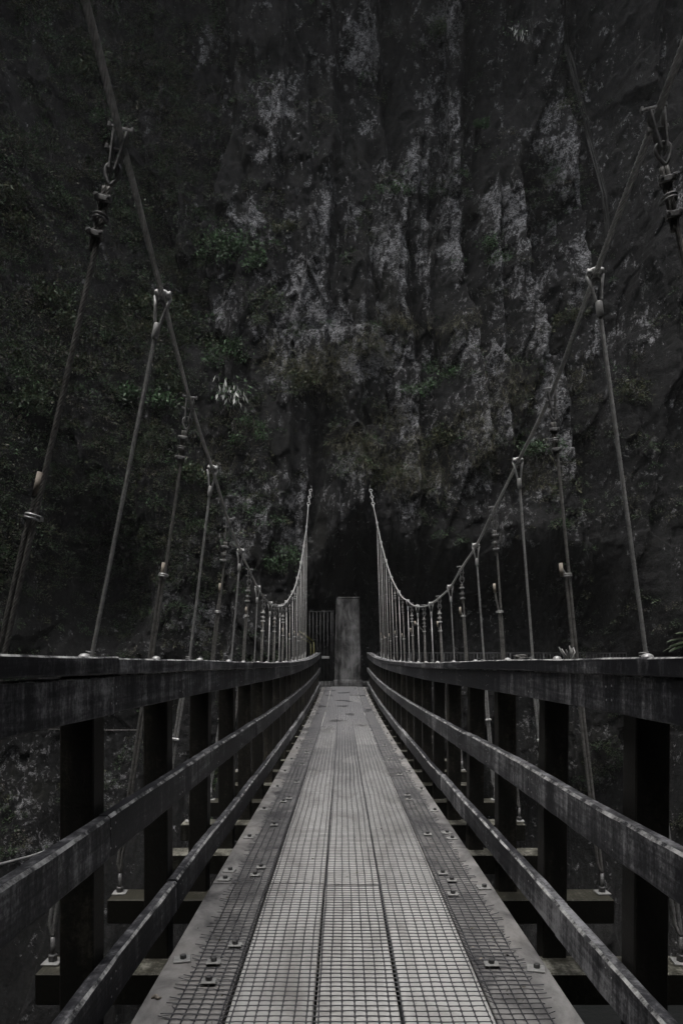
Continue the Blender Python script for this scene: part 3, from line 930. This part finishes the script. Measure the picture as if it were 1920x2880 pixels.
fs = [(i*8+j, i*8+(j+1) % 8, (i+1)*8+(j+1) % 8, (i+1)*8+j) for i in range(len(lv)-1) for j in range(8)] + [tuple(range((len(lv)-1)*8, len(lv)*8))]
pil.add(vs, fs)
pt = thing('concrete_pillar', pc, 'tall tapered stained concrete pillar at the far end of the walkway', 'pillar')
pil.build('shaft', M['conc'], pt)
mb = MB(); vs = []
for i, (z, hw, hd) in enumerate([(-.6, .515, .415), (.10, .515, .415), (.16, .505, .405), (.20, .478, .385)]):
    vs += [(x + .012 * math.sin(i * 5 + j * 2.3), y, zz + .02 * math.sin(j * 2.1)) for j, (x, y, zz) in enumerate(ring_rect(pc[0], pc[1] + .42, pc[2] + z, hw, hd, .06))]
mb.add(vs, [(i*8+j, i*8+(j+1) % 8, (i+1)*8+(j+1) % 8, (i+1)*8+j) for i in range(3) for j in range(8)] + [tuple(range(24, 32))])
mb.build('plinth', M['conc'], pt)
mb = MB(); mb.box((pc[0] + .03, pc[1] + .42, pc[2] + 3.08), (.80, .66, .07), None, 0, .03); mb.build('coping', M['conc'], pt)

# landing slab and tunnel floor
mb = MB(); mb.box((0.3, 28.3, float(deck(25)) - .33), (6.4, 6.5, .5), None, 0, .03)
tag(mb.build('landing', M['conc']), 'concrete landing ledge at the foot of the cliff', 'landing', kind='structure')

gd = 26.0
g0, g1 = U(870, 1720, gd), U(936, 1722, gd)
gb = float(deck(25)) - .08
gate = thing('barred_gate', (g1[0], gd, gb), 'tall narrow steel barred gate beside the concrete pillar', 'gate')
mb = MB(); mb.box(((g0[0] + g1[0]) / 2, gd, g0[2]), (g1[0] - g0[0] + .03, .04, .035), None, 0, .004); mb.build('top_rail', M['barsteel'], gate)
mb = MB(); mb.box(((g0[0] + g1[0]) / 2, gd, gb + .05), (g1[0] - g0[0] + .03, .04, .035), None, 0, .004); mb.build('bottom_rail', M['barsteel'], gate)
xs = [g0[0] + .005 + (g1[0] - g0[0]) * q for q in (0, .153, .306, .459, .612, .765, .912, .985)]
for x in xs:
    mb = MB(); mb.tube([(x, gd, gb + .03), (x, gd, g0[2] - .01)], .012, 7); mb.build('bar', M['barsteel'], gate, True)
lb = U(915, 1849, gd - .03)
mb = MB(); mb.box(lb, (.27, .05, .085), None, 0, .006); mb.build('lock_box', M['clip'], gate)

y0, y1 = U(846, 1779, 25.9), U(882, 1805, 25.9)
mb = MB(); mb.tube([y0 + (y0 - y1) * .15, y1], .028, 8)
y2, y3 = U(850, 1797, 26.3), U(874, 1809, 26.3); mb.tube([y2, y3], .022, 8); mb.tube([y1, y1 + np.array([.02, .02, -1.3])], .022, 8)
mb.tube([y3, y3 + np.array([0, 0, -1.2])], .018, 8)
tag(mb.build('stair_rail', M['yellow'], None, True), 'dull yellow sloping pipe handrail behind the barred gate', 'stair rail')

# low steel fence on the ledge beyond the right handrail
fd = 26.6
fe = thing('ledge_fence', U(1300, 1870, fd), 'faint low steel fence with thin balusters on the dark ledge', 'fence')
xa, xb = U(1062, 1838, fd)[0], U(1760, 1838, fd)[0]
zt_ = U(1300, 1837, fd)[2]
mb = MB(); mb.tube([(xa, fd, zt_), (xb, fd, zt_)], .020, 7); mb.build('fence_rail', M['barsteel'], fe, True)
mb = MB(); mb.tube([(xa, fd, zt_ - .95), (xb, fd, zt_ - .95)], .020, 7); mb.build('fence_rail', M['barsteel'], fe, True)
nb = 76
for i in range(nb):
    x = xa + (xb - xa) * i / (nb - 1); big = i % 10 == 0
    mb = MB(); mb.tube([(x, fd, zt_ - (1.15 if big else .95)), (x, fd, zt_)], .024 if big else .008, 6); mb.build('fence_post' if big else 'baluster', M['barsteel'], fe, True)
mb = MB(); mb.box(((xa + xb) / 2 + .6, fd + 1.2, zt_ - 1.35), (xb - xa + 2.4, 3.0, .4), None, 0, .03)
tag(mb.build('ledge', M['rock']), 'dark rock ledge that carries the low steel fence', 'ledge', kind='structure')

# ------------------------------------------------------------------ small things
mb = MB()
a = U(-120, 2462, 4.2); b = U(250, 2352, 5.2)
mb.rope([a, (a + b) / 2 + np.array([0, 0, -.02]), b], .0105, .1, 6, 5, 8)
tag(mb.build('stay_wire', M['wire'], None, True), 'sloping wire rope stay outside the left handrail low down', 'stay wire')
mb = MB(); a = U(502, 2053, 5.33); b = U(60, 2049, 5.6)
mb.tube([a, (a + b) / 2 + np.array([0, 0, -.006]), b], .0025, 6)
tag(mb.build('tie_wire', M['oldwire'], None, True), 'thin level wire strung outside the left handrail posts', 'wire')

# frayed pale strands and a seized rope end beside the nearest right hanger
base = np.array([float(RAILX[1](3.2)) + .12, 3.2, float(deck(3.2)) + 1.166])
mb = MB()
for (dx, dz, bx) in ((-.042, .052, -.01), (-.026, .044, -.004), (-.014, .040, .0), (.002, .058, .004), (.016, .046, .006), (.026, .050, .012)):
    b0 = base + np.array([bx, random.uniform(-.01, .01), 0]); t = base + np.array([dx, random.uniform(-.02, .02), dz])
    m = (b0 + t) / 2 + np.array([dx * .25 + .004, 0, .004])
    mb.tube([b0, m, t], [.0038, .0034, .0026], 6)
tag(mb.build('frayed_strands', M['white'], None, True), 'pale frayed strands of rope standing on the right cap board', 'frayed rope')
base = np.array([float(RAILX[1](4.1)) + .13, 4.1, float(deck(4.1)) + 1.166])
mb = MB()
for t in range(9):
    a = t * .7; mb.ring(base + np.array([.012 * math.sin(t * 2), .01 * math.cos(t * 3), .008 + .002 * t]), .030 + .004 * math.sin(t), .0035, [math.cos(a) , math.sin(a), .1], [-math.sin(a), math.cos(a), -.1], n=14, m=5, sy=.6)
tag(mb.build('rope_lashing', M['oldwire'], None, True), 'untidy coil of dull lashing round the foot of a right hanger', 'lashing')

cp = U(440, 2792, 2.52)
mb = MB(); c = np.array([cp[0], 2.52, float(deck(2.52)) - .012])
vs = []; 
for i in range(7):
    t = i / 6 - .5
    for q in range(6):
        r = .0075 * (1 - (2 * abs(t)) ** 3 * .5) * (1 + .25 * math.sin(q * 2.3 + i * 1.7))
        vs.append(c + np.array([t * .034, r * math.cos(q * PI / 3) + .006 * math.sin(i * 1.1), r * .8 + r * math.sin(q * PI / 3)]))
mb.add(vs, [(i*6+q, i*6+(q+1) % 6, (i+1)*6+(q+1) % 6, (i+1)*6+q) for i in range(6) for q in range(6)] + [tuple(range(5, -1, -1)), tuple(range(36, 42))])
tag(mb.build('wood_chip', M['tape'], None, True), 'small pale chip of wood lying on the left edge plank', 'wood chip')

# ------------------------------------------------------------------ plants on the cliff
def m_leaf(name, a, b):
    g = NG(name)
    info = g.noise(g.co(world=True), 3.0, 3, .7)
    c = g.mix(g.ramp(info, [(.35, 0.0), (.65, 1.0)]), a, b)
    g.b.inputs["Transmission Weight"].default_value = 0
    return g.out(c, .45)
M['leaf'] = m_leaf('green_leaf', (.030, .062, .026), (.055, .112, .047))
M['leafd'] = m_leaf('dark_leaf', (.016, .030, .012), (.046, .074, .034))
M['olive'] = m_leaf('olive_leaf', (.030, .034, .014), (.06, .062, .028))
M['root'] = m_leaf('bare_root', (.006, .006, .0055), (.022, .021, .019))
M['twig'] = m_leaf('dry_twig', (.04, .036, .028), (.10, .09, .07))
M['straw'] = m_leaf('dry_grass_blade', (.045, .045, .024), (.12, .11, .065))
M['pale'] = m_leaf('pale_leaf', (.34, .35, .32), (.55, .56, .52))

def unit(v): return v / np.maximum(np.linalg.norm(v, axis=-1, keepdims=True), 1e-9)
def leaf_quads(C, size, rng, aspect=.45, droop=0.0, dirs=None):
    n = len(C)
    d = rng.normal(size=(n, 3)) if dirs is None else dirs + rng.normal(size=(n, 3)) * .35
    d[:, 2] -= droop
    d = unit(d)
    u = rng.normal(size=(n, 3)); u[:, 2] += 1.4; u[:, 1] -= .5
    sd = unit(np.cross(d, u)); up = unit(np.cross(sd, d))
    L = (size * rng.uniform(.6, 1.3, n))[:, None]
    V = np.stack([C, C + d * L * .5 + sd * L * aspect * .5 - up * L * .05, C + d * L - up * L * .16, C + d * L * .5 - sd * L * aspect * .5 - up * L * .05], 1).reshape(-1, 3)
    return V
def quads_obj(name, V, mats, mi=None, parent=None):
    me = bpy.data.meshes.new(name); n = len(V) // 4
    if parent is not None: V = V - WORLD[parent.name]
    me.vertices.add(len(V)); me.vertices.foreach_set("co", V.astype(np.float32).ravel())
    me.loops.add(len(V)); me.loops.foreach_set("vertex_index", np.arange(len(V), dtype=np.int32))
    me.polygons.add(n); me.polygons.foreach_set("loop_start", (np.arange(n) * 4).astype(np.int32))
    me.update(calc_edges=True)
    for m in mats: me.materials.append(m)
    if mi is not None: me.polygons.foreach_set("material_index", mi.astype(np.int32))
    o = bpy.data.objects.new(name, me); COL.objects.link(o); WORLD[o.name] = np.zeros(3)
    if parent is not None: o.parent = parent
    return o

def shrub(px, py, rx, ry, label, mat='leaf', leaf=.10, dens=1.0, mat2='leafd', seed=1, kind='cliff_shrub', out=.55):
    rng = np.random.default_rng(seed)
    c = hit(px, py); k = c[1] / F
    RX, RZ = rx * k, ry * k
    root = c + np.array([0, .15, -.2 * RZ])
    t = thing(kind, root, label, 'shrub' if kind == 'cliff_shrub' else 'plant')
    RY = min(.9, (RX + RZ) * .5 * out)
    nb = max(5, int((RX * RZ) ** .5 * 9))
    th = rng.uniform(0, 2 * PI, nb); rr = rng.uniform(0, 1, nb) ** .5
    B = np.stack([RX * .85 * rr * np.cos(th), -RY * rng.uniform(.2, 1.0, nb), RZ * .85 * rr * np.sin(th)], 1) + c
    mb = MB()
    for b in B:
        m = (root + b) / 2 + rng.normal(size=3) * .06 + np.array([0, -.05, .03])
        mb.tube([root, m, b], [.018, .011, .005], 5)
    mb.build('stems', M['twig'], t)
    n = int(nb * 130 * dens)
    i = rng.integers(0, nb, n)
    sg = max(.10, .34 * (RX * RZ) ** .5)
    C = B[i] + rng.normal(size=(n, 3)) * np.array([sg * .7, sg * .5, sg * .45])
    V = leaf_quads(C, leaf, rng, .5, .15)
    mi = (rng.uniform(size=n) < .30).astype(int)
    quads_obj('foliage', V, [M[mat], M[mat2]], mi, t)
    return t
SH = [
 (640, 690, 95, 60, 'bright green leafy shrub on the left cliff above the second left hanger', 'leaf', .12),
 (700, 720, 60, 45, 'glossy pale-tipped shrub beside the bright green one on the rock edge', 'leaf', .13),
 (1265, 1045, 110, 38, 'arched bright green creeper low on the middle cliff face', 'leaf', .10),
 (1170, 1090, 60, 28, 'small green tuft trailing left from the arched creeper', 'leaf', .09),
 (1348, 364, 30, 18, 'little round green shrub high in the right-hand cleft', 'leaf', .10),
 (440, 1108, 110, 38, 'glossy-leaved shrub crossing behind the second left hanger', 'leaf', .15),
 (700, 1215, 60, 45, 'soft green shrub below the pale hanging leaves', 'leaf', .10),
 (735, 870, 70, 50, 'dark green bush at the left foot of the lit rock face', 'leafd', .10),
 (590, 960, 90, 55, 'broad feathery bush left of the main left cable', 'leafd', .11),
 (300, 945, 40, 24, 'small bright leafy sprig between the two nearest left hangers', 'leaf', .13),
 (1110, 535, 65, 22, 'thin green tuft on a ledge high on the middle cliff', 'leaf', .09),
 (1375, 715, 70, 42, 'pale green shrub growing across the bright right rock', 'leaf', .09),
 (1520, 1255, 60, 48, 'leafy shrub on the rock behind the third right hanger', 'leaf', .10),
 (780, 1560, 60, 45, 'green shrub just left of the far cable end', 'leaf', .10),
 (1600, 900, 50, 34, 'olive bush in the dark cleft behind the right cable', 'olive', .10),
 (30, 585, 60, 60, 'yellow-green shrub at the left edge of the cliff', 'olive', .12),
 (250, 195, 70, 50, 'dim green bush high on the far left wall', 'leafd', .12),
 (380, 640, 70, 55, 'dim leafy bush behind the nearest left cable', 'leafd', .12),
 (150, 870, 90, 55, 'grey-green bush with pale leaf tips on the left wall', 'leafd', .12),
 (1240, 95, 70, 32, 'dim green bush at the top of the middle cliff', 'leafd', .11),
 (1660, 1240, 36, 26, 'sparse twiggy shrub leaning into the dark right cleft', 'twig', .07),
 (1060, 1330, 90, 42, 'broad olive shrub just above the right chain anchor', 'olive', .10),
 (850, 1060, 80, 50, 'dull olive shrub on the ledge under the lit grey rock', 'olive', .10),
 (640, 1010, 80, 50, 'deep green bush left of the pale hanging leaves', 'leaf', .10),
 (520, 1330, 60, 45, 'dark leafy bush behind the fourth left hanger', 'leafd', .11),
 (1240, 1240, 80, 45, 'brown-green shrub on the rock between the cables', 'olive', .10),
 (450, 880, 100, 60, 'large dusky bush between the second left hanger and its cable', 'leafd', .12),
 (120, 1150, 80, 60, 'shadowy bush beside the doubled end of the nearest left hanger', 'leafd', .12),
 (800, 640, 60, 34, 'small dusky shrub on the rock left of centre', 'olive', .09),
 (1800, 1090, 70, 50, 'olive bush on the right wall beyond the nearest hanger', 'olive', .10),
]
for i, (x, y, a, b, l, m, lf) in enumerate(SH):
    shrub(x, y, a, b, l, m, lf, 1.0, 'leafd' if m != 'leafd' else 'olive', seed=40 + i)

def pale_plant(px, py, label, n, rx, ry, L, seed):
    rng = np.random.default_rng(seed)
    c = hit(px, py) + np.array([0, -.35, 0]); k = c[1] / F
    t = thing('pale_leaved_plant', c, label, 'plant')
    mb = MB(); mb.tube([c + np.array([0, .5, .3]), c + np.array([0, .1, .1]), c], [.03, .02, .012], 6); mb.build('stems', M['twig'], t)
    u = rng.uniform(-1, 1, n); v = rng.uniform(-1, 1, n)
    C = c + np.stack([u * rx * k, rng.uniform(-.25, .1, n), (v * .6 - u * .55) * ry * k], 1)
    quads_obj('hanging_leaves', leaf_quads(C, L, rng, .26, 3.0), [M['pale']], None, t)
    C2 = c + rng.normal(size=(n * 3, 3)) * np.array([rx * k * .7, .15, ry * k * .6])
    quads_obj('foliage', leaf_quads(C2, L * .6, rng, .35, 1.0), [M['leafd'], M['leaf']], (rng.uniform(size=n*3) < .3).astype(int), t)
pale_plant(655, 1112, 'plant with pale drooping leaves hanging on the left cliff', 46, 42, 46, .30, 3)
pale_plant(1440, 112, 'pale-leaved plant high on the right cliff', 22, 36, 12, .22, 4)

# fern fronds reaching in at the right edge
def fern(base, label, n, L, seed):
    rng = np.random.default_rng(seed); base = np.asarray(base, float)
    t = thing('fern', base, label, 'fern')
    Vs = []; mb = MB()
    for i in range(n):
        a = rng.uniform(PI * .62, PI * 1.12); el = rng.uniform(.25, 1.0)
        h = np.array([math.cos(a), rng.uniform(-.3, .3), 0]); h /= np.linalg.norm(h)
        s_ = np.linspace(0, 1, 26); Lf = L * rng.uniform(.7, 1.1)
        P = base + h * (s_ * math.cos(el * .9) * Lf)[:, None] + np.array([0, 0, 1.0]) * (Lf * (s_ * math.sin(el) - .55 * s_ ** 2))[:, None]
        mb.tube(P, np.linspace(.008, .002, 26), 4)
        T = unit(np.gradient(P, axis=0)); S = unit(np.cross(T, np.array([0, 0, 1.0])))
        for sg in (-1, 1):
            d = unit(S * sg + T * .55 - np.array([0, 0, .18]))
            ln = Lf * .26 * np.sin(np.pi * np.clip(s_ * .93 + .07, 0, 1)) ** .8 + .01
            w_ = Lf * .018
            Vs.append(np.stack([P - T * w_, P + d * ln[:, None] * .5 - T * w_ * 1.1, P + d * ln[:, None], P + d * ln[:, None] * .5 + T * w_ * 1.1], 1)[2:].reshape(-1, 3))
    mb.build('fronds_ribs', M['twig'], t)
    quads_obj('fronds', np.concatenate(Vs), [M['leafd']], None, t)
fern(U(1965, 1815, 9.0), 'fern fronds reaching in beside the right handrail at the picture edge', 7, .5, 8)

# undergrowth that clothes the left wall and the cracks
def undergrowth():
    rng = np.random.default_rng(21)
    n = 17000
    X = rng.uniform(-14, 13.5, n); Z = rng.uniform(-7, 27, n)
    patch = fbm(X * .5, Z * .45, 4)
    left = sm(cx_(720), cx_(430), X) * sm(-2, 4, Z)
    dens = np.clip(left * (.62 + .7 * patch) + (1 - left) * np.clip(patch * 1.5 - .15 + .25 * sm(14, 9, Z), 0, 1) * .6, 0, 1)
    lid = sm(3.5, 5.5, Z) + (X < -1.7) + (X > 9)
    keep = rng.uniform(size=n) < dens * np.clip(lid, 0, 1)
    X, Z, patch, left = X[keep], Z[keep], patch[keep], left[keep]
    D = cliff_depth(X, Z); n = len(X)
    R = rng.uniform(.16, .42, n) * (1 + .5 * left)
    K = (R * 210).astype(int)
    kind = rng.choice(4, n, p=[.58, .08, .20, .14])
    kind = np.where((perlin(X * .5 + 9, Z * .5) > .22) & (rng.uniform(size=n) < .35), 1, kind)
    idx = np.repeat(np.arange(n), K)
    d = unit(rng.normal(size=(len(idx), 3)) * np.array([1, .8, 1]))
    d[:, 1] = -np.abs(d[:, 1]); d[:, 2] = np.where(d[:, 2] < -.3, -d[:, 2] * .6, d[:, 2])
    rr = R[idx] * rng.uniform(.35, 1.0, len(idx)) ** .6
    C = np.stack([X[idx] + d[:, 0] * rr * 1.15, D[idx] + .12 + d[:, 1] * rr * 1.1, Z[idx] + d[:, 2] * rr * .85], 1)
    V = leaf_quads(C, .095, rng, .40, .2, dirs=d * .9)
    mi = np.where(rng.uniform(size=len(idx)) < .75, kind[idx], rng.integers(0, 4, len(idx)))
    mi = np.where((mi == 1) & (kind[idx] != 1), 0, mi)
    o = quads_obj('undergrowth', V, [M['leafd'], M['leaf'], M['olive'], M['twig']], mi)
    print('undergrowth leaves', len(idx))
    tag(o, 'dark tangled undergrowth clothing the left wall and the cracks of the cliff', 'undergrowth', kind='stuff')
undergrowth()
def grass():
    rng = np.random.default_rng(33); Vs = []
    for px, py, rx, ry, nn in ((900,1010,60,30,500),(1000,1235,70,30,700),(880,1062,60,22,400),(1060,1290,90,50,900),(1150,1340,70,40,600),(830,1045,40,35,400),(1440,1085,70,60,800),(1210,1330,60,50,500),(1500,1320,50,60,600),
      (1120,905,60,22,500),(1290,905,60,25,400),(960,1000,60,40,400),(1060,960,50,30,350),(1380,1240,60,60,600),(1320,1180,60,40,400),(940,1090,50,40,350),(1180,1240,60,40,400),(1620,1060,30,40,250),(620,1300,60,50,400),(680,1190,50,50,300),(760,1000,30,60,300),(1100,1190,50,40,350)):
        x = rng.normal(px, rx * .6, nn); y = rng.normal(py, ry * .6, nn)
        d0 = hit(px, py)[1]
        X = (x - HX) * d0 / F; Z = (HY - y) * d0 / F
        C = np.stack([X, cliff_depth(X, Z) - rng.uniform(0, .12, nn), Z], 1)
        d = np.stack([rng.normal(0, .5, nn), -rng.uniform(.2, .9, nn), rng.normal(-.3, .6, nn)], 1)
        Vs.append(leaf_quads(C, .30, rng, .045, .25, d))
    o = quads_obj('dry_grass', np.concatenate(Vs), [M['straw'], M['olive']], rng.integers(0, 2, sum(len(v) // 4 for v in Vs)))
    tag(o, 'dry brownish grass tufts hanging on ledges of the cliff', 'grass', kind='stuff')
grass()

# bare roots and vines that run down the right-hand cleft
def roots(pts, label, n, seed, r=.04):
    rng = np.random.default_rng(seed); mb = MB()
    B = np.array([hit(x, y) + np.array([0, -.25, 0]) for x, y in pts])
    L = np.linspace(0, 1, len(B)); t = np.linspace(0, 1, 60)
    Bs = np.stack([np.interp(t, L, B[:, i]) for i in range(3)], 1)
    for i in range(n):
        off = np.stack([.22 * perlin(t * 4 + i * 3.1, t * 0 + i) + rng.uniform(-.16, .16), .1 * perlin(t * 5, t * 0 + i + 5), .1 * perlin(t * 6, t * 0 + i + 9)], 1)
        mb.tube(Bs + off, r * rng.uniform(.35, 1.0) * (1 - .5 * t), 5)
    tag(mb.build('hanging_roots', M['root'], None, True), label, 'roots')
roots([(1580, 0), (1585, 140), (1612, 250), (1650, 400), (1690, 560), (1705, 700)], 'bundle of long bare roots down the right cliff', 7, 2, .05)

# dead leaves and grit caught along the netting
def litter():
    rng = np.random.default_rng(77); n = 420
    d = 1.6 + rng.uniform(0, 1, n) ** 1.6 * 18
    sd = rng.choice([-1, 1], n); inx = np.where(rng.uniform(size=n) < .8, rng.normal(.20, .055, n), rng.uniform(.05, .75, n))
    X = np.where(sd < 0, DECKX[-1](d), DECKX[1](d)) - sd * inx
    C = np.stack([X, d, deck(d) + .001 + rng.uniform(0, .004, n)], 1)
    dirs = np.stack([rng.normal(size=n), rng.normal(size=n), rng.uniform(-.05, .25, n)], 1)
    V = leaf_quads(C, .015, rng, .45, 0, dirs * 3)
    o = quads_obj('leaf_litter', V, [M['twig'], M['straw'], M['tape']], rng.choice(3, n, p=[.6, .3, .1]))
    tag(o, 'small dead leaves and grit caught in the netting along both edges', 'leaf litter', kind='stuff')
litter()

# ------------------------------------------------------------------ thin haze added to lift the dark tones
def m_haze():
    m = bpy.data.materials.new('lift_haze'); m.use_nodes = True; t = m.node_tree
    t.nodes.remove(t.nodes["Principled BSDF"])
    v = t.nodes.new("ShaderNodeVolumePrincipled")
    v.inputs["Color"].default_value = (.93, .95, .96, 1); v.inputs["Density"].default_value = HAZE
    t.links.new(v.outputs[0], t.nodes["Material Output"].inputs["Volume"])
    return m
HAZE = .0004
mb = MB(); mb.box((0, 10, 15.5), (120, 150, 61))
tag(mb.build('haze', m_haze()), 'thin haze added to lift the dark tones of the gorge', 'haze', kind='stuff')
